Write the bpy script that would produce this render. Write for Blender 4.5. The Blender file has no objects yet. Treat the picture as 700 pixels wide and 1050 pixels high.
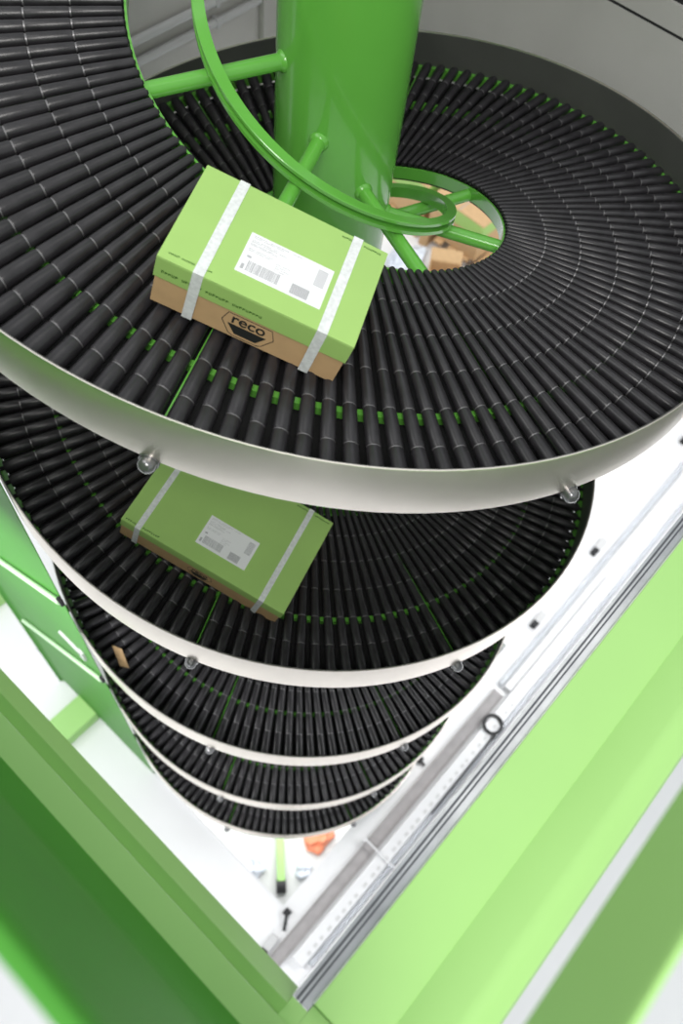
import bpy, bmesh, math, random
from mathutils import Vector, Matrix
random.seed(7)
PI = math.pi
scene = bpy.context.scene
COL = scene.collection
EYE = 7.0                      # camera height above the ground floor; heights below are EYE - (drop below the eye)

# ------------------------------------------------------------------ materials
def mat(name, color, rough=0.5, metal=0.0, noise=0.0, nscale=20.0, bump=0.0, bscale=60.0, coat=0.0,
        trans=0.0, spec=0.5, aniso=None, ior=1.45):
    m = bpy.data.materials.new(name)
    m.use_nodes = True
    nt = m.node_tree
    b = nt.nodes['Principled BSDF']
    b.inputs['Base Color'].default_value = (*color, 1)
    b.inputs['Roughness'].default_value = rough
    b.inputs['Metallic'].default_value = metal
    b.inputs['Coat Weight'].default_value = coat
    b.inputs['Transmission Weight'].default_value = trans
    b.inputs['Specular IOR Level'].default_value = spec
    b.inputs['IOR'].default_value = ior
    tc = nt.nodes.new('ShaderNodeTexCoord')
    if noise:
        n = nt.nodes.new('ShaderNodeTexNoise')
        n.inputs['Scale'].default_value = nscale
        n.inputs['Detail'].default_value = 4
        nt.links.new(tc.outputs['Object'], n.inputs['Vector'])
        mp = nt.nodes.new('ShaderNodeMapRange')
        mp.inputs[1].default_value = 0.3; mp.inputs[2].default_value = 0.7
        mp.inputs[3].default_value = 1 - noise; mp.inputs[4].default_value = 1 + noise
        nt.links.new(n.outputs['Fac'], mp.inputs[0])
        mx = nt.nodes.new('ShaderNodeVectorMath'); mx.operation = 'SCALE'
        mx.inputs[0].default_value = color
        nt.links.new(mp.outputs[0], mx.inputs['Scale'])
        nt.links.new(mx.outputs[0], b.inputs['Base Color'])
    if bump:
        n2 = nt.nodes.new('ShaderNodeTexNoise')
        n2.inputs['Scale'].default_value = bscale
        src = tc.outputs['Object']
        if aniso:
            mm = nt.nodes.new('ShaderNodeMapping')
            mm.inputs['Scale'].default_value = aniso
            nt.links.new(src, mm.inputs['Vector']); src = mm.outputs[0]
        nt.links.new(src, n2.inputs['Vector'])
        bp = nt.nodes.new('ShaderNodeBump')
        bp.inputs['Strength'].default_value = bump
        bp.inputs['Distance'].default_value = 0.003
        nt.links.new(n2.outputs['Fac'], bp.inputs['Height'])
        nt.links.new(bp.outputs[0], b.inputs['Normal'])
    return m

def srgb(r, g, b):
    f = lambda c: (c / 255 / 12.92) if c / 255 <= .04045 else ((c / 255 + .055) / 1.055) ** 2.4
    return (f(r), f(g), f(b))

M_GREEN = mat('green_paint', srgb(100, 174, 68), 0.22, coat=0.3, noise=0.04, nscale=6, bump=0.05, bscale=90)
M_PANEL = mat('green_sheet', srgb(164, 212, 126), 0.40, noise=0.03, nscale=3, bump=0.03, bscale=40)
M_DGREEN = mat('guard_green_and_shade', srgb(70, 142, 48), 0.5, spec=.3, noise=0.05, nscale=4, bump=0.04, bscale=30)
M_ROLL = mat('roller_plastic', (0.025, 0.0235, 0.026), 0.31, noise=0.25, nscale=30, bump=0.08, bscale=200)
M_GROOVE = mat('roller_shaft', (0.19, 0.185, 0.19), 0.35, metal=0.5)
M_STEEL = mat('brushed_steel', (0.93, 0.86, 0.78), 0.33, metal=1.0, noise=0.06, nscale=5, bump=0.04, bscale=14, aniso=(1, 1, 60))
M_STEELP = mat('polished_steel', (0.78, 0.79, 0.81), 0.13, metal=1.0, noise=0.08, nscale=8)
M_SILL = mat('sill_metal', (0.46, 0.47, 0.48), 0.2, metal=1.0, noise=0.25, nscale=9)
M_SEAL = mat('grey_seal', (0.10, 0.105, 0.125), 0.4)
M_RAILDARK = mat('rail_dark_reflection', (0.085, 0.088, 0.080), 0.36, noise=0.1, nscale=6)
M_CAP = mat('dark_cap', (0.16, 0.16, 0.165), 0.22, metal=0.55, coat=0.8)
M_DARK = mat('dark_rubber', (0.018, 0.018, 0.02), 0.55)
M_GAPSHADE = mat('gap_shade_sheet', (0.010, 0.010, 0.011), 0.7)
M_KRAFT = mat('kraft_board', srgb(200, 165, 122), 0.75, noise=0.06, nscale=25, bump=0.05, bscale=180)
M_LID = mat('green_lid', srgb(162, 200, 112), 0.6, noise=0.03, nscale=8)
M_PAPER = mat('label_paper', (0.86, 0.86, 0.88), 0.5)
M_INK = mat('ink', (0.02, 0.022, 0.02), 0.6)
M_GINK = mat('ink_on_green', srgb(60, 105, 35), 0.6)
M_LINK = mat('label_ink', (0.45, 0.45, 0.47), 0.6)
M_STRAP = mat('strap', (0.74, 0.76, 0.76), 0.4, noise=0.12, nscale=120)
M_FLOOR = mat('white_floor', (0.86, 0.86, 0.87), 0.35, noise=0.03, nscale=2.2, bump=0.02, bscale=20)
M_GROUND = mat('ground_floor', (0.68, 0.69, 0.68), 0.4, noise=0.06, nscale=3)
M_PLAT = mat('platform_floor', (0.66, 0.67, 0.69), 0.45, noise=0.04, nscale=5)
M_WALL = mat('grey_wall', (0.42, 0.415, 0.39), 0.6, noise=0.05, nscale=4, bump=0.25, bscale=18)
M_PLASTER = mat('light_grey_plaster', (0.60, 0.585, 0.555), 0.6, noise=0.04, nscale=4, bump=0.2, bscale=18)
M_GREY = mat('grey_conduit', (0.60, 0.60, 0.60), 0.45)
M_CHAN = mat('grey_channel', (0.38, 0.36, 0.36), 0.5, noise=0.08, nscale=20)
M_WHITE = mat('white_plastic', (0.80, 0.80, 0.81), 0.35)
M_CLEAR = mat('clear_plastic', (0.93, 0.95, 0.98), 0.08, trans=0.85, ior=1.3)
M_ORANGE = mat('orange_plastic', srgb(235, 140, 105), 0.5, noise=0.1, nscale=15)
M_WRAP = mat('stretch_wrap', (0.70, 0.74, 0.82), 0.2, noise=0.15, nscale=25, bump=0.4, bscale=30)
M_BLUE = mat('blue_print', srgb(120, 140, 215), 0.5)
M_ROD = mat('pale_edge', srgb(205, 235, 195), 0.35)
M_LAMP = bpy.data.materials.new('lamp_diffuser'); M_LAMP.use_nodes = True
_b = M_LAMP.node_tree.nodes['Principled BSDF']
_b.inputs['Emission Color'].default_value = (1, .98, .95, 1); _b.inputs['Emission Strength'].default_value = 4

# ------------------------------------------------------------------ mesh helpers
class MB:
    """collects shapes for ONE mesh object"""
    def __init__(s): s.v = []; s.f = []; s.m = []
    def add(s, vs, fs, mi=0):
        o = len(s.v); s.v += [tuple(v) for v in vs]
        for f in fs: s.f.append([i + o for i in f]); s.m.append(mi)
    def box(s, lo, hi, mi=0):
        x0, y0, z0 = lo; x1, y1, z1 = hi
        s.add([(x0,y0,z0),(x1,y0,z0),(x1,y1,z0),(x0,y1,z0),(x0,y0,z1),(x1,y0,z1),(x1,y1,z1),(x0,y1,z1)],
              [(3,2,1,0),(4,5,6,7),(0,1,5,4),(1,2,6,5),(2,3,7,6),(3,0,4,7)], mi)
    def tube(s, pts, r, n=12, mi=0, caps=True, closed=False):
        pts = [Vector(p) for p in pts]; N = len(pts); vs = []; prev = None
        for i, p in enumerate(pts):
            if closed: t = pts[(i + 1) % N] - pts[i - 1]
            else: t = pts[min(i + 1, N - 1)] - pts[max(i - 1, 0)]
            t.normalize()
            if prev is None:
                a = Vector((0, 0, 1)) if abs(t.z) < .9 else Vector((1, 0, 0))
            else: a = prev
            u = (a - t * a.dot(t)).normalized(); prev = u; w = t.cross(u)
            rr = r[i] if isinstance(r, (list, tuple)) else r
            for k in range(n):
                an = 2 * PI * k / n
                vs.append(p + u * (rr * math.cos(an)) + w * (rr * math.sin(an)))
        fs = []
        for i in range(N if closed else N - 1):
            j = (i + 1) % N
            for k in range(n):
                fs.append((i*n+k, i*n+(k+1)%n, j*n+(k+1)%n, j*n+k))
        if caps and not closed:
            fs.append(tuple(range(n - 1, -1, -1))); fs.append(tuple((N - 1) * n + k for k in range(n)))
        s.add(vs, fs, mi)
    def extrude(s, prof, a, b, axis, mi=0):
        """closed 2-D profile extruded along 'x' (prof = (y,z)) or 'y' (prof = (x,z))"""
        n = len(prof)
        mk = (lambda t, p: (t, p[0], p[1])) if axis == 'x' else (lambda t, p: (p[0], t, p[1]))
        vs = [mk(a, p) for p in prof] + [mk(b, p) for p in prof]
        fs = [(i, (i+1) % n, n + (i+1) % n, n + i) for i in range(n)]
        fs += [tuple(range(n-1, -1, -1)), tuple(range(n, 2*n))]
        s.add(vs, fs, mi)
    def sheet(s, path, th, a, b, axis, mi=0):
        """open 2-D path given thickness th (to its left side) and extruded"""
        P = [Vector(p) for p in path]; off = []
        for i, p in enumerate(P):
            d = Vector((0, 0))
            if i > 0: d += (P[i] - P[i-1]).normalized()
            if i < len(P) - 1: d += (P[i+1] - P[i]).normalized()
            d.normalize(); off.append(p + Vector((-d.y, d.x)) * th)
        s.extrude([tuple(p) for p in P] + [tuple(p) for p in reversed(off)], a, b, axis, mi)
    def build(s, name, mats, parent=None, smooth=None, bevel=0.0, loc=None):
        me = bpy.data.meshes.new(name)
        me.from_pydata(s.v, [], s.f)
        if not isinstance(mats, (list, tuple)): mats = [mats]
        for m in mats: me.materials.append(m)
        me.polygons.foreach_set('material_index', s.m)
        bm = bmesh.new(); bm.from_mesh(me)
        bmesh.ops.recalc_face_normals(bm, faces=bm.faces); bm.to_mesh(me); bm.free()
        if smooth is not None:
            me.polygons.foreach_set('use_smooth', [True] * len(me.polygons))
            me.set_sharp_from_angle(angle=math.radians(smooth))
        o = bpy.data.objects.new(name, me); COL.objects.link(o)
        if parent: o.parent = parent
        if loc is not None: o.location = loc
        if bevel:
            md = o.modifiers.new('Bevel', 'BEVEL'); md.width = bevel; md.segments = 3
            md.limit_method = 'ANGLE'; md.angle_limit = math.radians(40)
        return o

def tag(o, label=None, cat=None, group=None, kind=None):
    if label: o['label'] = label
    if cat: o['category'] = cat
    if group: o['group'] = group
    if kind: o['kind'] = kind
    return o
def empty(name, loc=(0, 0, 0)):
    o = bpy.data.objects.new(name, None); COL.objects.link(o); o.location = loc
    o.empty_display_size = .1
    return o

# ------------------------------------------------------------------ the spiral
CX, CY = 1.318, 1.0618         # axis of the spiral
A0 = math.radians(-141.144)    # direction of theta = 0
Z0 = EYE - 1.1728              # roller plane at theta = 0
PITCH = 1.0189
R_OUT, R_IN = 1.0, 0.4428
TH0, TH1 = math.radians(-195), math.radians(1440 + 148)
STEP = math.radians(2.5)
def hz(th): return Z0 - PITCH * th / (2 * PI)
def hp(th, r, dz=0.0):
    a = A0 + th
    return Vector((CX + r * math.cos(a), CY + r * math.sin(a), hz(th) + dz))
def sweep(mb, prof, t0=TH0, t1=TH1, step=STEP, mi=0, mis=None):
    """closed (radius, dz) profile swept down the spiral"""
    N = max(2, int((t1 - t0) / step) + 1); n = len(prof); vs = []; 
    for i in range(N):
        th = t0 + (t1 - t0) * i / (N - 1)
        vs += [hp(th, r, d) for r, d in prof]
    fs = [(i*n+k, i*n+(k+1) % n, (i+1)*n+(k+1) % n, (i+1)*n+k) for i in range(N-1) for k in range(n)]
    fs += [tuple(range(n)), tuple((N-1)*n+k for k in range(n))]
    mb.add(vs, fs, mi)
def rect(r0, r1, d0, d1): return [(r0, d0), (r1, d0), (r1, d1), (r0, d1)]

spiral = empty('spiral_conveyor', (0, 0, 0))
tag(spiral, 'tall spiral roller conveyor of black rollers winding round a green central column', 'conveyor')

# column on the ground floor
m = MB(); RC = 0.145
m.tube([(CX, CY, 0.02), (CX, CY, EYE + .15)], RC, 64)
m.build('center_column', M_GREEN, spiral, smooth=40)
m = MB(); m.tube([(CX, CY, 0.0), (CX, CY, 0.02)], 0.26, 48); m.build('base_plate', M_GREEN, spiral, smooth=40)

# outer stainless guide
m = MB(); sweep(m, [(0.9955, -.048), (1.0, -.048), (1.0, .090), (.999, .0919), (.9965, .0919), (.9955, .090)])
m.build('outer_guide_rail', M_STEEL, spiral, smooth=30)
m = MB(); sweep(m, rect(.9930, .9955, -.046, .0885))
m.build('rail_reflection_strip', M_RAILDARK, spiral, smooth=30)  # dark strip standing in for the dark reflection inside the steel rail
# green frame members under the rollers
m = MB(); sweep(m, rect(.978, .9930, -.05, -.019)); m.build('outer_stringer', M_GREEN, spiral, smooth=30)
m = MB(); sweep(m, rect(.4365, .4412, -.052, -.0135)); m.build('inner_stringer', M_GREEN, spiral, smooth=30)
m = MB(); sweep(m, rect(.796, .809, -.052, -.032)); m.build('middle_stringer', M_GREEN, spiral, smooth=30)
m = MB(); sweep(m, rect(.4415, .9775, -.060, -.056)); m.build('gap_shade_sheet', M_GAPSHADE, spiral, smooth=30)  # near-black sheet added to darken the roller gaps and shade lower turns
# green guide ring round the column: a C-channel open to the outside
m = MB(); sweep(m, [(.288, -.018), (.311, -.018), (.3125, -.0165), (.3125, -.007), (.300, -.0055), (.300, .0055), (.3125, .007),
                    (.3125, .0145), (.311, .016), (.288, .016)])
m.build('guide_ring', M_GREEN, spiral, smooth=30)

# supports every 45 degrees
th = math.radians(-15 - 180)
first = True
arm_proto = None; cap_proto = None
k = -4
while -15 + 45 * k < math.degrees(TH1) - 3:
    th = math.radians(-15 + 45 * k); k += 1
    if th < TH0: continue
    c = MB()                                     # radial cross plate at the section joint
    a = A0 + th; e = Vector((math.cos(a), math.sin(a), 0)); t = Vector((-e.y, e.x, 0)) * .0016
    vs = []
    for r, d in ((.442, -.055), (.977, -.055), (.977, -.022), (.442, -.022)):
        p = hp(th, r, d); vs += [p - t, p + t]
    c.add(vs, [(0,2,4,6), (7,5,3,1), (0,1,3,2), (2,3,5,4), (4,5,7,6), (6,7,1,0)])
    c.build('joint_plate', M_GREEN, spiral)
    s = MB()
    s.tube([hp(th, .135, -.038), hp(th, .4385, -.038)], .0168, 20)
    s.tube([hp(th, .143, -.038), hp(th, .149, -.038), hp(th, .153, -.038)], [.0225, .021, .0168], 20)   # weld collar
    s.build('support_arm', M_GREEN, spiral, smooth=40)
    n = MB()                                     # rounded cap nut on the outer guide
    prof = [(0, .0165), (.010, .0165), (.016, .0150), (.021, .010), (.0235, .004), (.0242, .0005)]
    n.tube([hp(th, 1.0 + d, -.056) for d, r in prof], [r for d, r in prof], 16)
    n.tube([hp(th, .985, -.056), hp(th, 1.0, -.056)], .006, 8)
    n.tube([hp(th, 1.0, -.056), hp(th, 1.003, -.056)], .019, 16)
    n.build('cap_nut', M_CAP, spiral, smooth=40)

# rollers: 17 to a 45 degree section, six tapered sleeves on each shaft
RINGS = [.443, .541, .628, .7195, .806, .8895, .982]
def roller(mb, th, n=12):
    pts = []; rad = []; mat_i = []
    kr = .0174
    for q in range(6):
        a, b = RINGS[q] + .0016, RINGS[q+1] - .0016
        for r, s_ in ((a, .93), (a + .003, 1.0), (b - .003, 1.0), (b, .93)):
            pts.append((r, kr * r * s_))
        if q < 5:
            pts += [(b + .0001, kr * b * .86), (b + .0031, kr * b * .86)]
    P = []; N = len(pts)
    a = A0 + th; e = Vector((math.cos(a), math.sin(a), 0)); t = Vector((-e.y, e.x, -PITCH / (2*PI*.7))).normalized(); w = Vector((0, 0, 1))
    for r, rr in pts:
        c0 = hp(th, r, -kr * r)
        for k_ in range(n):
            an = 2 * PI * k_ / n
            P.append(c0 + t * (rr * math.cos(an)) + w * (rr * math.sin(an)))
    fs = [(i*n+k_, i*n+(k_+1) % n, (i+1)*n+(k_+1) % n, (i+1)*n+k_) for i in range(N-1) for k_ in range(n)]
    caps = [tuple(range(n-1, -1, -1)), tuple((N-1)*n+k_ for k_ in range(n))]
    o = len(mb.v); mb.v += [tuple(p) for p in P]
    for idx, f in enumerate(fs):
        seg = idx // n
        mb.f.append([i + o for i in f]); mb.m.append(1 if (seg % 6) in (3, 4, 5) else 0)
    for f in caps: mb.f.append([i + o for i in f]); mb.m.append(2)
    mb.tube([hp(th, .441, -kr*.441), hp(th, .447, -kr*.447)], .004, 6, 2)
    mb.tube([hp(th, .980, -kr*.98), hp(th, .9930, -kr*.99)], .006, 6, 2)

CAM_ROT = Matrix(((0.669621753993631, 0.6191438151816321, -0.4102043913719428),
                  (-0.7374673416751236, 0.6197476345141069, -0.26843023204697963),
                  (0.0880262832404027, 0.48225906485674463, 0.8715948415533323)))
EYEP = Vector((0, 0, EYE))
def in_view(p):
    q = CAM_ROT.transposed() @ (p - EYEP)
    if q.z > -.1: return None
    return 350 + 849.3 * q.x / -q.z, 525 - 849.3 * q.y / -q.z, -q.z
def apparent(th):
    s = 0
    for r in (.5, .6, .7, .8, .9):
        v = in_view(hp(th, r))
        if v and 0 < v[0] < 700 and 0 < v[1] < 1050: s += (849.3 / v[2]) ** 2 * .1 * .037 * r
    if th > math.radians(300): s *= .2           # lower turns are mostly covered by the turn above
    return s
ths = []
j = 0
while True:
    th = math.radians(-15 - 180 + (j + .5) * 45 / 17); j += 1
    if th > TH1 - .01: break
    if th > TH0 + .01: ths.append(th)
big = set(sorted(range(len(ths)), key=lambda i: -apparent(ths[i]))[:100])
rest = MB()
for i, th in enumerate(ths):
    if i in big:
        r = MB(); roller(r, th, 16); r.build('roller', [M_ROLL, M_GROOVE, M_GAPSHADE], spiral, smooth=50)
    else: roller(rest, th, 12)
o = rest.build('roller', [M_ROLL, M_GROOVE, M_GAPSHADE], spiral, smooth=50); o['kind'] = 'stuff'

# small dark reflector clipped over the far guide
m = MB()
tc_ = math.radians(177.5)
def railbox(mb, t0, t1, r0, r1, d0, d1, mi=0): sweep(mb, rect(r0, r1, d0, d1), t0, t1, (t1 - t0) * .99, mi)
railbox(m, tc_ - .009, tc_ + .009, .986, .995, .030, .095)
railbox(m, tc_ - .009, tc_ + .009, .986, 1.010, .0925, .100, 1)
m.build('reflector_clip', [M_DARK, M_STEELP], spiral)

# ------------------------------------------------------------------ parcels
def text_mesh(body, size, bold=0.0):
    cu = bpy.data.curves.new('lettering', 'FONT'); cu.body = body; cu.size = size; cu.align_x = 'CENTER'
    cu.offset = bold; cu.extrude = .0002
    ob = bpy.data.objects.new('lettering', cu); COL.objects.link(ob)
    dg = bpy.context.evaluated_depsgraph_get()
    me = bpy.data.meshes.new_from_object(ob.evaluated_get(dg))
    bpy.data.objects.remove(ob); bpy.data.curves.remove(cu)
    return me
def word_row(mb, u0, u1, v, hgt, z, words, rng, axis='top', y=0, flip=False):
    """a row of small printed words too blurred in the photograph to read"""
    tot = sum(words) + len(words) - 1
    cw = (u1 - u0) / tot; x = u0
    for w in words:
        for c in range(w):
            a, b = x + cw * .12, x + cw * .86
            h0 = 0; h1 = hgt * (.75 + .25 * rng.random())
            hole = rng.random() < .5
            segs = [(a, b, h0, h0 + hgt*.22), (a, a + cw*.22, h0, h1), (b - cw*.22, b, h0, h1)] if hole else \
                   [(a, b, h1 - hgt*.22, h1), (a, a + cw*.22, h0, h1), (a, b, hgt*.35, hgt*.55)]
            for (p, q, r, s) in segs:
                if axis == 'top': mb.box((p, v + r, z), (q, v + s, z + .0003))
                else: mb.box((p, y - .0003, v + r), (q, y, v + s))
            x += cw
        x += cw
def parcel(label, r, thd, yaw, L, W, H, lidb, straps, sw, lab, texts, ftext, logo, seed):
    a = A0 + thd
    er = Vector((math.cos(a), math.sin(a), 0)); et = Vector((-er.y, er.x, 0))
    t = (et * 2 * PI * r - Vector((0, 0, PITCH))).normalized()
    n = er.cross(t)
    if n.z < 0: n = -n
    u = t * math.cos(yaw) + er * math.sin(yaw); v = n.cross(u)
    c = hp(thd, r) + n * .0015
    root = empty('parcel_box')
    root.matrix_world = Matrix(((u.x, v.x, n.x, c.x), (u.y, v.y, n.y, c.y), (u.z, v.z, n.z, c.z), (0, 0, 0, 1)))
    tag(root, label, 'box', 'strapped green lidded parcels riding the spiral')
    rng = random.Random(seed); i = .0028
    m = MB(); m.box((-L/2 + i, -W/2 + i, 0), (L/2 - i, W/2 - i, H - .004)); m.build('carton', M_KRAFT, root, bevel=.0015)
    m = MB(); z0 = lidb; th_ = .0022                       # lid: five walls, open below
    m.box((-L/2, -W/2, H - .003), (L/2, W/2, H))
    m.box((-L/2, -W/2, z0), (L/2, -W/2 + th_, H - .003)); m.box((-L/2, W/2 - th_, z0), (L/2, W/2, H - .003))
    m.box((-L/2, -W/2 + th_, z0), (-L/2 + th_, W/2 - th_, H - .003)); m.box((L/2 - th_, -W/2 + th_, z0), (L/2, W/2 - th_, H - .003))
    lid = m.build('lid', M_LID, root, bevel=.0012)
    for su in straps:
        m = MB(); o_ = .0012
        prof = [(-W/2 - o_, -.0008), (W/2 + o_, -.0008), (W/2 + o_, H + o_), (-W/2 - o_, H + o_)]
        inn = [(-W/2 - .0003, .0001), (W/2 + .0003, .0001), (W/2 + .0003, H + .0003), (-W/2 - .0003, H + .0003)]
        for q in range(4):
            p0, p1, p2, p3 = prof[q], prof[(q+1) % 4], inn[(q+1) % 4], inn[q]
            m.extrude([p0, p1, p2, p3], su - sw/2, su + sw/2, 'x')
        m.build('strap', M_STRAP, root)
    lu, lv, lw, lh = lab
    m = MB(); zt = H + .0002
    m.box((lu - lw/2, lv - lh/2, zt), (lu + lw/2, lv + lh/2, zt + .0005)); sl = m.build('shipping_label', M_PAPER, root)
    m = MB(); zz = zt + .0005
    def ln(x0, y0, x1, y1): m.box((lu - lw/2 + x0*lw, lv - lh/2 + y0*lh, zz), (lu - lw/2 + x1*lw, lv - lh/2 + y1*lh, zz + .0002))
    for yy, x1 in ((.93, .62), (.89, .40), (.82, .35), (.78, .46), (.73, .30), (.70, .36), (.60, .33), (.56, .30)):
        word_row(m, lu - lw/2 + .04*lw, lu - lw/2 + x1*lw, lv - lh/2 + yy*lh, .018*lh, zz, [5, 7, 4], rng)
    ln(.06, .40, .11, .45)
    x = .10
    while x < .46:                                          # bar code
        w = rng.choice((.004, .008, .013)); ln(x, .09, x + w, .34); x += w + rng.choice((.004, .007))
    ln(.04, .09, .075, .22)
    for q in range(10): ln(.83, .48 + q*.042, .95, .48 + q*.042 + .022)
    for q in range(12):
        ln(.62, .06 + q*.02, .83, .06 + q*.02 + .011)
    for q in range(9): ln(.63 + q*.023, .06, .64 + q*.023, .30)
    for q in range(4): word_row(m, lu - lw/2 + .38*lw, lu - lw/2 + (.50 + .05*(q % 2))*lw, lv - lh/2 + (.38 + q*.05)*lh, .016*lh, zz, [3, 5], rng)
    m.build('label_print', M_LINK, sl)
    m = MB()
    for (u0, u1, vv, hh, words) in texts: word_row(m, u0, u1, vv, hh, H + .0001, words, rng)
    if ftext: word_row(m, ftext[0], ftext[1], ftext[2], ftext[3], 0, ftext[4], rng, 'front', -W/2 - .0001)
    m.build('lid_print', M_GINK, lid)
    # mark on the front of the carton: lettering over a dark trapezoid inside a faint hexagon
    s_, lz = logo
    m = MB(); yf = -W/2 + i
    m.extrude([(0, 0)], 0, 0, 'x') if False else None
    tr = [(-.036, .034), (.036, .034), (.021, .012), (-.019, .012)]
    tr = [(p*s_, q*s_ + lz) for p, q in tr]
    m.extrude(tr, yf - .0004, yf, 'y')
    hexp = [(-.047, .037), (-.030, .010), (-.022, .006), (.023, .006), (.032, .010), (.049, .037), (.041, .060), (-.039, .060)]
    for q in range(8):
        p0 = Vector(hexp[q]); p1 = Vector(hexp[(q+1) % 8]); d = (p1 - p0).normalized(); nn = Vector((-d.y, d.x)) * .0007
        m.extrude([tuple((z*s_) + Vector((0, lz)) for z in ())] if False else
                  [tuple(z*s_ + Vector((0, lz))) for z in (p0 - nn, p1 - nn, p1 + nn, p0 + nn)], yf - .0003, yf, 'y')
    lg = m.build('printed_mark', M_INK, root)
    me = text_mesh('reco', .034*s_, .0005*s_)
    me.materials.clear(); me.materials.append(M_INK)
    me.transform(Matrix.Translation((0.0, yf - .0003, .038*s_ + lz)) @ Matrix.Rotation(PI/2, 4, 'X'))
    ob = bpy.data.objects.new('lettering', me); COL.objects.link(ob); ob.parent = lg
    return root
parcel('smaller green lidded kraft box with two white straps on the topmost conveyor turn',
       .6267, -.17179, .0438, .3521, .2356, .1147, .066, (-.1045, .1165), .0185, (.0205, -.0285, .155, .094),
       [(-.162, -.086, -.104, .004, [6, 7, 8]), (.087, .164, .104, .0045, [6, 2, 8])],
       (-.164, .016, .081, .006, [5, 6, 7, 9]), (1.0, -.001), 3)
parcel('larger green lidded kraft box with two white straps on the second conveyor turn',
       .6433, 5.94534, .0405, .5009, .3166, .1056, .066, (-.2005, .179), .016, (.0225, -.0615, .153, .093),
       [(-.241, -.139, -.152, .005, [7, 8]), (.134, .241, .146, .005, [6, 2, 8])],
       None, (.80, .002), 5)

# cardboard scrap caught on the third turn
m = MB()
tS = math.radians(675)
m.add([hp(tS - .02, .93, .002), hp(tS + .07, .955, .002), hp(tS + .10, .935, .003), hp(tS + .02, .91, .002),
       hp(tS - .02, .93, .005), hp(tS + .07, .955, .012), hp(tS + .10, .935, .006), hp(tS + .02, .91, .010)],
      [(0,1,2,3), (7,6,5,4), (0,4,5,1), (1,5,6,2), (2,6,7,3), (3,7,4,0)])
tag(m.build('cardboard_scrap', M_KRAFT), 'thin brown cardboard scrap lying on the third conveyor turn', 'scrap')

# ------------------------------------------------------------------ shaft surround
H = lambda h: EYE - h
# platform floor (upper level) outside the parapets
m = MB()
m.box((-4, -4, H(1.95)), (5.5, -.235, H(1.75)))
m.box((-4, -.235, H(1.95)), (-.105, 3.2, H(1.75)))
tag(m.build('floor_upper', M_PLAT), kind='structure')
# right parapet: sheet-metal cladding above a polished sill
right = empty('parapet_cladding', (1.5, -.19, H(1.75)))
def P(root):
    return Matrix.Translation(-Vector(root.location))
def part(mb, name, mats, root, **k):
    o = mb.build(name, mats, root, **k); o.matrix_parent_inverse = P(root); return o
tag(right, 'long pale green sheet metal parapet with a silver sill along its shaft edge', 'parapet')
X0, X1 = .021, 3.6
m = MB(); m.sheet([(-.081, H(1.252)), (-.1742, H(1.247))], -.022, X0, X1, 'x')
part(m, 'ledge_plate', M_PANEL, right, bevel=.002)
m = MB(); m.sheet([(-.1785, H(1.236)), (-.226, H(1.205)), (-.236, H(1.203)), (-.244, H(1.206)), (-.2575, H(1.212)), (-.2595, H(1.216)), (-.2595, H(1.30))], -.012, -.02, X1, 'x')
part(m, 'coping_panel', M_PANEL, right, smooth=35)
m = MB(); m.box((-.06, -.1795, H(1.285)), (X1, -.1735, H(1.2575))); m.box((.0190, -.178, H(1.275)), (.0220, -.08, H(1.2575)))
part(m, 'joint_strip', M_DGREEN, right)
m = MB(); m.box((-.06, -.256, H(1.75)), (X1, -.242, H(1.235)))
part(m, 'back_panel', M_PLAT, right)
for xx in (.3, 1.5, 2.7):
    m = MB(); m.box((xx, -.242, H(1.315)), (xx + .03, -.10, H(1.29))); part(m, 'bracket', M_STEELP, right)
m = MB(); m.extrude([(-.0545, H(1.262)), (-.0545, H(1.254)), (-.0590, H(1.254)), (-.0590, H(1.259)), (-.0625, H(1.259)), (-.0625, H(1.252)),
                     (-.0660, H(1.252)), (-.0660, H(1.258)), (-.0690, H(1.258)), (-.0690, H(1.2515)), (-.0805, H(1.2515)), (-.0805, H(1.285)), (-.058, H(1.285))], .0105, X1, 'x')
part(m, 'sill_profile', M_SILL, right)
m = MB(); m.box((.0105, -.0623, H(1.259)), (X1, -.0592, H(1.2545))); m.box((.0105, -.0688, H(1.258)), (X1, -.0662, H(1.2525)))
part(m, 'rubber_seal', M_SEAL, right)
m = MB(); m.tube([(.50, -.0875, H(1.2515)), (.50, -.0875, H(1.2485))], .003, 10); part(m, 'rivet', M_WHITE, right, smooth=40)
# handrail board of the right parapet, above the gap
m = MB()
m.extrude([(-.1640, H(.680)), (-.1885, H(.588)), (-.191, H(.582)), (-.195, H(.583)), (-.1965, H(.590)), (-.1720, H(.682)), (-.1695, H(.687)), (-.1655, H(.685))], -.3, X1, 'x')
tr = m.build('handrail_board', M_PANEL, bevel=.003)
tag(tr, 'wide green handrail board on top of the right parapet, above the white gap', 'handrail')
for xx in (-.28, 1.4, 3.4):
    m = MB(); m.box((xx, -.30, H(1.75)), (xx + .05, -.265, H(.60))); m.box((xx, -.265, H(.65)), (xx + .05, -.186, H(.61))); m.build('post', M_PANEL, tr)
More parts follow.
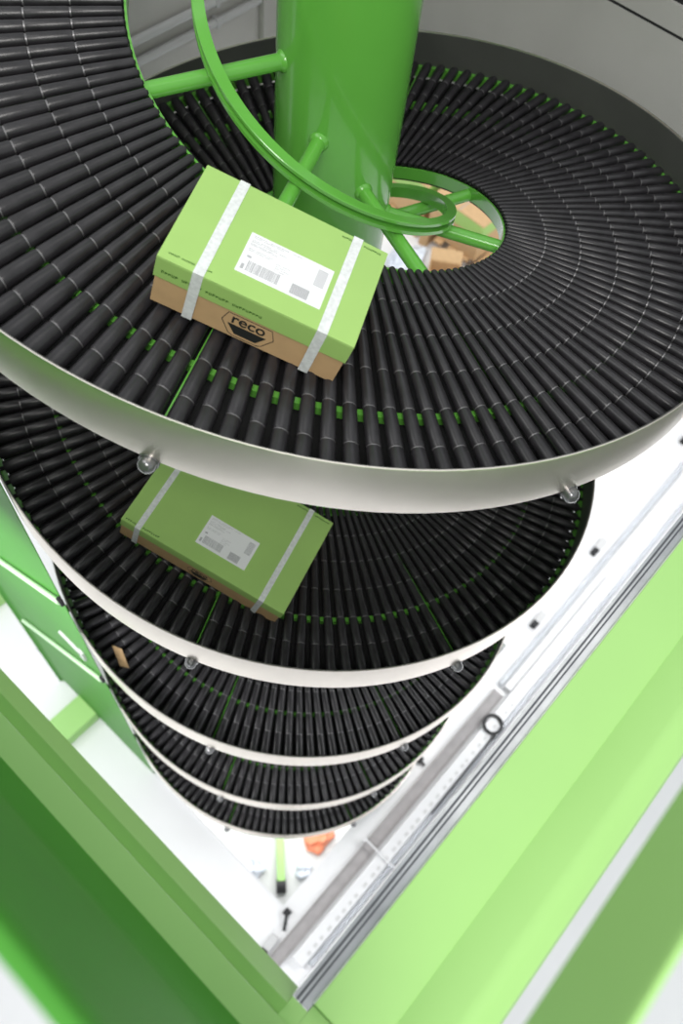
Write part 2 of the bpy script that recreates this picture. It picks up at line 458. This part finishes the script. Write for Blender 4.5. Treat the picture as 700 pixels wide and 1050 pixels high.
# left parapet
left = empty('guard_cladding', (-.12, 1, H(1.75)))
tag(left, 'shaded green sheet metal parapet with a dark rubber edge on the left', 'parapet')
Y0, Y1 = -.172, 3.2
m = MB(); m.extrude([(.0094, H(1.34)), (.0094, H(1.302)), (.0090, H(1.297)), (.0050, H(1.297)), (.0050, H(1.34))], -.054, Y1, 'y')
part(m, 'edge_seal', M_DARK, left)
m = MB(); m.sheet([(.0050, H(1.302)), (-.0185, H(1.256))], -.02, -.0545, Y1, 'y')
part(m, 'foot_ledge', M_PANEL, left)
m = MB(); m.sheet([(-.0188, H(1.2535)), (-.0625, H(1.252))], -.014, Y0, Y1, 'y')
m.box((-.0188, Y0, H(1.2675)), (.0200, -.0815, H(1.2530))); m.box((-.0188, -.0812, H(1.2675)), (.0100, -.0545, H(1.2530)))
part(m, 'ledge_plate', M_PANEL, left)
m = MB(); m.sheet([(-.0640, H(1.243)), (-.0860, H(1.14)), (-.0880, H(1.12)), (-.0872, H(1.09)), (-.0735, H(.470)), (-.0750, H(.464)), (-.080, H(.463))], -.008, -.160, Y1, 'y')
part(m, 'upright_panel', M_DGREEN, left, bevel=.003)  # darker green than the ledges: shade on this face put into its colour
m = MB(); m.box((-.125, -.160, H(1.75)), (-.108, Y1, H(1.0)))
part(m, 'back_panel', M_PLAT, left)
for yy in (.3, 1.3, 2.3):
    m = MB(); m.box((-.108, yy, H(1.31)), (-.03, yy + .03, H(1.29))); part(m, 'bracket', M_STEELP, left)
m = MB(); m.tube([(-.010, .22, H(1.29)), (-.001, .22, H(1.286))], .0025, 10); part(m, 'rivet', M_DARK, left, smooth=40)
m = MB(); m.tube([(.008, .268, H(1.30)), (.0135, .268, H(1.30))], .0035, 8); part(m, 'edge_screw', M_DARK, left, smooth=40)

# mezzanine walls behind the spiral
m = MB()
m.box((2.6, -.2, H(2.35)), (2.72, 2.35, H(1.408)))
tag(m.build('wall_right', M_WALL), kind='structure')
m = MB(); m.box((2.603, -.2, H(1.408)), (2.72, 2.35, H(1.398))); tag(m.build('trim_1', M_DARK), kind='structure')
m = MB(); m.box((2.6, -.2, H(1.398)), (2.72, 2.35, H(1.325))); tag(m.build('trim_2', M_WALL), kind='structure')
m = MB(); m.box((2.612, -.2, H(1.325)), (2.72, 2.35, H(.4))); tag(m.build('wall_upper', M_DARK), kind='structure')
m = MB(); m.box((.4, 2.35, H(2.35)), (2.72, 2.5, H(.4))); tag(m.build('wall_back', M_PLASTER), kind='structure')
m = MB(); m.box((2.352, 2.318, H(2.35)), (2.6, 2.35, H(.4))); tag(m.build('trim_3', M_PLASTER, bevel=.006), kind='structure')
for n_, (hh, lb) in enumerate(((1.795, 'upper grey conduit pipe running along the back wall'), (1.872, 'lower grey conduit pipe running along the back wall'))):
    o = empty('conduit_pipe', (1.4, 2.33, H(hh)))
    tag(o, lb, 'pipe', 'grey conduits on the back wall')
    m = MB(); m.tube([(.45, 2.332, H(hh)), (2.34, 2.332, H(hh))], .0155, 14); part(m, 'pipe', M_GREY, o, smooth=40)
    for xx in (.6, 1.35, 2.1):
        m = MB(); m.box((xx, 2.314, H(hh) - .019), (xx + .02, 2.35, H(hh) + .019)); part(m, 'saddle', M_GREY, o, bevel=.004)

# lower white floor with the opening the spiral drops through
FZ = H(5.5)
m = MB()
ox0, ox1, oy0, oy1 = .343, 2.62, .128, 2.45
m.box((-6, -5, FZ - .06), (ox0, 9, FZ)); m.box((ox1, -5, FZ - .06), (14, 9, FZ))
m.box((ox0, -5, FZ - .06), (ox1, oy0, FZ)); m.box((ox0, oy1, FZ - .06), (ox1, 9, FZ))
tag(m.build('floor', M_FLOOR), kind='structure')
m = MB(); m.box((-3, -3, -.1), (6, 6, 0)); tag(m.build('floor_ground', M_GROUND), kind='structure')
m = MB(); m.box((ox0 - .008, .128, FZ), (ox0, 1.2, FZ + .012)); tag(m.build('trim_4', M_WHITE), kind='structure')

# green guard sheet standing at the left of the spiral on a green beam
g = empty('guard_sheet', (.3, 1.5, FZ))
tag(g, 'tall dark green guard sheet standing left of the spiral above the white floor', 'guard')
m = MB()
gp = [(.330, 1.262), (.330, 2.125), (.327, 2.142), (.319, 2.152), (.308, 2.155)]
pz0, pz1 = FZ + .001, H(1.45)
path = [Vector(p) for p in gp]
vs = []; n_ = len(path)
for z in (pz0, pz1):
    for p in path: vs.append((p.x, p.y, z))
    for i_, p in enumerate(path):
        d = (path[min(i_+1, n_-1)] - path[max(i_-1, 0)]).normalized(); vs.append((p.x + d.y*.003, p.y - d.x*.003, z))
fs = []
for i_ in range(n_ - 1):
    fs += [(i_, i_+1, 2*n_+i_+1, 2*n_+i_), (n_+i_, n_+i_+1, 3*n_+i_+1, 3*n_+i_), (i_, i_+1, n_+i_+1, n_+i_), (2*n_+i_, 2*n_+i_+1, 3*n_+i_+1, 3*n_+i_)]
fs += [(0, n_, 3*n_, 2*n_), (n_-1, 2*n_-1, 4*n_-1, 3*n_-1)]
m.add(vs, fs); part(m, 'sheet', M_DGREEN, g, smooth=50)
for (ya, ha), (yb, hb) in (((1.76, 3.06), (1.25, 2.64)), ((2.08, 4.28), (1.25, 3.49))):
    m = MB(); m.tube([(.318, ya, H(ha)), (.318, yb, H(hb))], .010, 10); part(m, 'edge_rod', M_ROD, g, smooth=40)
    m = MB(); m.box((.314, yb - .012, H(hb) - .02), (.329, yb + .012, H(hb) + .02)); part(m, 'rod_clip', M_DARK, g, bevel=.003)
m = MB(); m.box((-.75, 1.78, FZ + .001), (.328, 1.955, FZ + .12)); part(m, 'support_beam', M_PANEL, g, bevel=.004)
m = MB(); m.box((.318, 1.36, H(3.40)), (.329, 1.50, H(3.38))); m.box((.318, 1.34, H(3.44)), (.329, 1.37, H(3.35))); part(m, 'latch', M_GREY, g)
# short green machine foot at the far left of the white floor
m = MB(); m.box((.20, 2.86, FZ), (.44, 3.10, FZ + .16)); m.box((.26, 2.9, FZ + .16), (.38, 3.06, FZ + .3))
tag(m.build('machine_foot', M_PANEL, bevel=.006), 'small green machine foot on the white floor behind the guard sheet', 'machine')

# services along the right edge of the white floor
def svc(name, label, cat, group=None, loc=(1.5, 0, FZ)):
    return tag(empty(name, loc), label, cat, group)
s = svc('cable_channel', 'straight grey cable channel running across the white floor beside the spiral', 'cable channel')
m = MB(); m.box((.04, -.075, FZ), (2.3, -.003, FZ + .012)); part(m, 'base', M_CHAN, s)
m = MB(); m.box((.04, -.079, FZ), (2.3, -.075, FZ + .03)); m.box((.04, -.003, FZ), (2.3, .001, FZ + .03)); part(m, 'side_lip', M_CHAN, s)
s = svc('slotted_cable_duct', 'white slotted cable duct lying alongside the grey channel', 'cable duct')
m = MB(); m.box((.18, -.182, FZ), (3.6, -.098, FZ + .045)); part(m, 'duct', M_WHITE, s, bevel=.004)
m = MB(); xx = .25; rg = random.Random(4)
while xx < 2.3:
    m = MB(); m.box((xx, -.168, FZ + .045), (xx + .022 + .012*rg.random(), -.148, FZ + .0465)); xx += .05 + .03*rg.random()
    part(m, 'slot', M_GREY, s)
s = svc('clear_hose', 'clear plastic hose lying between the white ducts on the floor', 'hose')
m = MB(); m.tube([(.22, -.205, FZ + .018), (1.2, -.207, FZ + .018), (2.4, -.202, FZ + .018), (4.6, -.20, FZ + .018)], .017, 12); part(m, 'tube', M_CLEAR, s, smooth=40)
s = svc('cable_trunking', 'plain white cable trunking along the wall side of the clear hose', 'trunking')
m = MB(); m.box((.10, -.315, FZ), (5.6, -.228, FZ + .05)); part(m, 'body', M_WHITE, s, bevel=.004)
m = MB()
for xx in (.33, .93, 1.55, 2.4, 3.3): m.box((xx, -.317, FZ), (xx + .012, -.226, FZ + .0515))
part(m, 'joint_cover', M_GREY, s)
m = MB()
for xx, yy in ((4.227, -.285), (3.14, -.29)): m.box((xx, yy, FZ + .05), (xx + .035, yy + .03, FZ + .053))
part(m, 'screw', M_DARK, s)
# wide white duct further along, with the hose bracket boxes
s = svc('flat_white_duct', 'wide flat white duct continuing past the hose ring', 'cable duct')
m = MB(); m.box((2.35, -.09, FZ), (6.2, -.04, FZ + .05)); part(m, 'body', M_WHITE, s, bevel=.004)
m = MB(); m.tube([(2.35, -.012, FZ + .022), (6.2, .0, FZ + .022)], .020, 12); part(m, 'pipe', M_CLEAR, s, smooth=40)
# hose ring
s = svc('hose_ring', 'round dark hose ring standing over the slotted white duct', 'ring', loc=(2.078, -.14, FZ))
m = MB(); m.tube([(2.078 + .062*math.cos(q*PI/12), -.14 + .062*math.sin(q*PI/12), FZ + .058) for q in range(24)], .0105, 10, closed=True)
part(m, 'ring', M_DARK, s, smooth=40)
m = MB(); m.box((2.00, -.205, FZ + .02), (2.03, -.185, FZ + .06)); part(m, 'clasp', M_DARK, s)
m = MB(); m.tube([(2.02, -.195, FZ + .052), (1.80, -.196, FZ + .05), (1.35, -.198, FZ + .049)], .006, 8); part(m, 'cable', M_DARK, s, smooth=40)
# sensors and brackets
def sensor(x, y, lb, sc=1.0, turn=0.0, z=0.0):
    o = tag(empty('sensor_bracket', (x, y, FZ + z)), lb, 'sensor', 'small sensors along the white floor'); o.rotation_euler.z = turn
    m = MB(); m.box((-.10*sc, -.035, 0), (.10*sc, .035, .006)); m.build('foot_plate', M_WHITE, o, bevel=.002)
    m = MB(); m.box((-.075*sc, -.022, .006), (-.03*sc, .022, .055)); m.build('sensor_head', M_DARK, o, bevel=.004)
    m = MB(); m.box((-.03*sc, -.026, .006), (.07*sc, .026, .045)); m.build('housing', M_GREY, o, bevel=.004)
    return o
sensor(3.75, .085, 'grey sensor on the floor nearest the right end of the second turn', 1.2)
sensor(2.93, .075, 'small grey sensor on the floor close to the spiral rim below the second turn', 1.0)
sensor(5.15, .12, 'grey sensor on the floor farthest along the white duct', 1.0)
sensor(1.80, -.268, 'dark sensor beside the hose ring', .55, 0, .052)
sensor(1.64, -.268, 'dark sensor beside the slotted duct, second from the hose ring', .6, 0, .052)
sensor(.13, .045, 'dark grey sensor block in the corner where the parapets meet', .9, PI*.02)
for (xa, ya, xb, yb, lb) in ((.33, .085, .245, .03, 'thin dark rod lying beside the corner sensor block'), (1.57, .075, 1.56, .025, 'short dark rod at the foot of the lowest turn')):
    m = MB(); m.tube([(xa, ya, FZ + .02), (xb, yb, FZ + .02)], .009, 8); m.box((xa - .02, ya - .02, FZ), (xa + .02, ya + .02, FZ + .03))
    tag(m.build('locking_rod', M_DARK, smooth=40), lb, 'rod')
m = MB(); m.tube([(.95, .012, FZ + .062), (.945, -.34, FZ + .068)], .006, 8); m.box((.93, .006, FZ), (.96, .02, FZ + .068)); m.box((.93, -.350, FZ), (.96, -.330, FZ + .074))
tag(m.build('cross_bracket', M_WHITE, smooth=40), 'thin white bracket bridging the cable channel and ducts', 'bracket')

# ------------------------------------------------------------------ things far below
def big_carton(x, y, z, rz, L, W, Hh, lb, band=(.64, .97)):
    o = tag(empty('large_carton', (x, y, z)), lb, 'box', 'large cartons stacked far below'); o.rotation_euler.z = rz
    m = MB(); m.box((-L/2, -W/2, 0), (L/2, W/2, Hh)); m.build('carton', M_KRAFT, o, bevel=.006)
    m = MB(); e = .003
    for lo, hi in (((-L/2 - e, -W/2 - e), (L/2 + e, -W/2)), ((-L/2 - e, W/2), (L/2 + e, W/2 + e)), ((-L/2 - e, -W/2), (-L/2, W/2)), ((L/2, -W/2), (L/2 + e, W/2))):
        m.box((*lo, Hh*band[0]), (*hi, Hh*band[1]))
    m.build('printed_band', M_LID, o)
    m = MB(); m.extrude([(-.06, .02), (.06, .02), (.03, -.03), (-.03, -.03)], 0, .001, 'x')
    me = m.build('printed_mark', M_INK, o); me.rotation_euler = (0, -PI/2, 0); me.location = (-.05, 0, Hh + .0005)
    m = MB(); m.box((-L/2, -.004, Hh), (L/2, .004, Hh + .0012)); m.build('flap_seam', M_CHAN, o)
    return o
def pallet(x, y, rz, lb):
    o = tag(empty('pallet', (x, y, FZ)), lb, 'pallet', 'pallets under the large cartons'); o.rotation_euler.z = rz
    m = MB()
    for i_ in range(5): m.box((-.38, -.34 + i_*.15, .122), (.38, -.26 + i_*.15, .144))
    m.build('deck', M_KRAFT, o)
    for yy in (-.34, -.04, .26):
        m = MB(); m.box((-.38, yy, .0), (.38, yy + .08, .122)); m.build('runner', M_KRAFT, o)
    return o
pallet(5.64, 3.54, .05, 'wooden pallet under the farther large carton')
pallet(5.63, 2.80, .05, 'wooden pallet under the nearer large carton')
big_carton(5.64, 3.50, FZ + .145, .04, .66, .60, .40, 'large kraft carton with a green band, farther one seen through the spiral')
big_carton(5.63, 2.82, FZ + .145, -.02, .66, .57, .40, 'large kraft carton with a green band and dark mark, nearer one seen through the spiral')
def wrap_bag(x, y, z, sx, sy, sz, lb, mt, seed, extra=None):
    bm = bmesh.new(); bmesh.ops.create_icosphere(bm, subdivisions=3, radius=1)
    rg = random.Random(seed)
    for v in bm.verts:
        k_ = 1 + .22 * math.sin(5*v.co.x + seed) * math.cos(4*v.co.y + 2*v.co.z) + .1*rg.random()
        v.co = Vector((v.co.x*sx*k_, v.co.y*sy*k_, (max(v.co.z, -.6) + .6)*sz*k_/1.6))
    me = bpy.data.meshes.new('wrapped_bundle'); bm.to_mesh(me); bm.free(); me.materials.append(mt)
    o = bpy.data.objects.new('wrapped_bundle', me); COL.objects.link(o); o.location = (x, y, z)
    tag(o, lb, 'bundle')
    if extra:
        m = MB(); m.box((-sx*.5, -sy*.5, sz*1.02), (sx*.3, sy*.3, sz*1.06)); m.build('printed_patch', extra, o)
    return o
wrap_bag(5.12, 2.22, FZ, .20, .16, .24, 'white plastic bag with a blue print beside the nearer pallet', M_WRAP, 2, M_BLUE)
wrap_bag(4.86, 2.98, FZ, .22, .16, .22, 'white plastic bag lying left of the open brown carton', M_WRAP, 5)
# open brown carton between the bags
o = tag(empty('open_carton', (4.88, 2.58, FZ)), 'small open brown carton between the white plastic bags', 'box'); o.rotation_euler.z = .6
m = MB(); a_ = .14
m.box((-a_, -a_, 0), (a_, a_, .01))
for lo, hi in (((-a_, -a_), (a_, -a_ + .008)), ((-a_, a_ - .008), (a_, a_)), ((-a_, -a_ + .008), (-a_ + .008, a_ - .008)), ((a_ - .008, -a_ + .008), (a_, a_ - .008))):
    m.box((*lo, .01), (*hi, .26))
m.build('carton', M_KRAFT, o)
for sx in (-1, 1):
    m = MB(); m.add([(sx*a_, -a_, .26), (sx*a_, a_, .26), (sx*(a_ + .11), a_, .30), (sx*(a_ + .11), -a_, .30),
                     (sx*a_, -a_, .265), (sx*a_, a_, .265), (sx*(a_ + .11), a_, .305), (sx*(a_ + .11), -a_, .305)],
                    [(0,1,2,3), (4,5,6,7), (0,1,5,4), (1,2,6,5), (2,3,7,6), (3,0,4,7)]); m.build('flap', M_KRAFT, o)
# ground floor below the opening
o = tag(empty('hand_truck', (.64, .40, 0)), 'green hand truck arm with a dark wheel on the ground below the spiral', 'hand truck')
m = MB(); d = Vector((.199, .205, 0)).normalized(); w_ = Vector((-d.y, d.x, 0))*.03
pA = Vector((-.10, -.11, 0)); pB = Vector((.16, .16, 0)); vs = []
for z in (.06, .10):
    vs += [pA - w_ + Vector((0,0,z)), pA + w_ + Vector((0,0,z)), pB + w_ + Vector((0,0,z)), pB - w_ + Vector((0,0,z))]
m.add(vs, [(3,2,1,0), (4,5,6,7), (0,1,5,4), (1,2,6,5), (2,3,7,6), (3,0,4,7)]); m.build('arm', M_PANEL, o, bevel=.004)
m = MB(); q_ = pA + d*-.03
m.tube([q_ - w_*1.2 + Vector((0,0,.055)), q_ + w_*1.2 + Vector((0,0,.055))], .055, 20); m.build('wheel', M_DARK, o, smooth=40)
wrap_bag(.47, .51, 0, .075, .075, .09, 'crumpled clear wrap bundle left of the green hand truck', M_WRAP, 8)
wrap_bag(.72, .22, 0, .075, .055, .09, 'crumpled clear wrap bundle right of the green hand truck', M_WRAP, 11)
wrap_bag(.97, .29, 0, .12, .085, .12, 'soft orange bundle on the ground right of the hand truck', M_ORANGE, 14)

# ------------------------------------------------------------------ light
def area(name, loc, size, power, rot=(0, 0, 0), color=(1, 1, 1), sy=None):
    l = bpy.data.lights.new(name, 'AREA'); l.energy = power; l.color = color
    l.shape = 'RECTANGLE'; l.size = size; l.size_y = sy or size
    o = bpy.data.objects.new(name, l); COL.objects.link(o); o.location = loc; o.rotation_euler = rot
    return o
area('hall_lamp', (2.6, .2, EYE + 3.2), 2.4, 20, (0, 0, 0), (1, .98, .95))
area('hall_lamp_row', (-.8, 2.6, EYE + 3.2), 1.6, 55, (0, 0, 0), (1, .98, .95), 4)
area('lower_fill', (3.6, -1.6, H(2.3)), 1.0, 130, (0, 0, 0), (1, 1, 1), 4)  # added fill, no visible fixture: brightens the lower white floor
area('lower_fill_back', (5.2, 3.4, H(2.3)), 1.5, 45, (0, 0, 0), (1, 1, 1), 3)  # unseen fill added above the far cartons
area('lower_fill_left', (-.55, 1.7, H(2.1)), .6, 90, (0, 0, 0), (1, 1, 1), 4)  # fill added under the platform to whiten the left floor strip
area('camera_side_fill', (-1.2, -1.0, EYE + 2.2), 1.3, 95, (math.radians(32), 0, math.radians(-52)), (1, .97, .93))  # added front fill for the box fronts and second turn
area('ground_fill', (1.3, 1.0, FZ - .4), 1.6, 45, (0, 0, 0), (1, 1, 1))  # invented fill below the opening, lifts the ground floor
w = bpy.data.worlds.new('hall'); scene.world = w; w.use_nodes = True
bg = w.node_tree.nodes['Background']; bg.inputs[0].default_value = (.93, .97, 1, 1); bg.inputs[1].default_value = .78

# ------------------------------------------------------------------ camera
cam = bpy.data.cameras.new('camera'); co = bpy.data.objects.new('camera', cam); COL.objects.link(co)
co.matrix_world = Matrix.Translation(EYEP) @ CAM_ROT.to_4x4()
cam.sensor_fit = 'VERTICAL'; cam.sensor_height = 24; cam.lens = 849.317 / 1050 * 24
cam.clip_start = .02
cam.dof.use_dof = True; cam.dof.focus_distance = 1.75; cam.dof.aperture_fstop = 1.9
scene.camera = co
scene.view_settings.view_transform = 'Standard'; scene.view_settings.look = 'None'
scene.view_settings.exposure = 0.0; scene.view_settings.gamma = 1.0
scene.view_settings.use_curve_mapping = False
scene.cycles.use_denoising = True
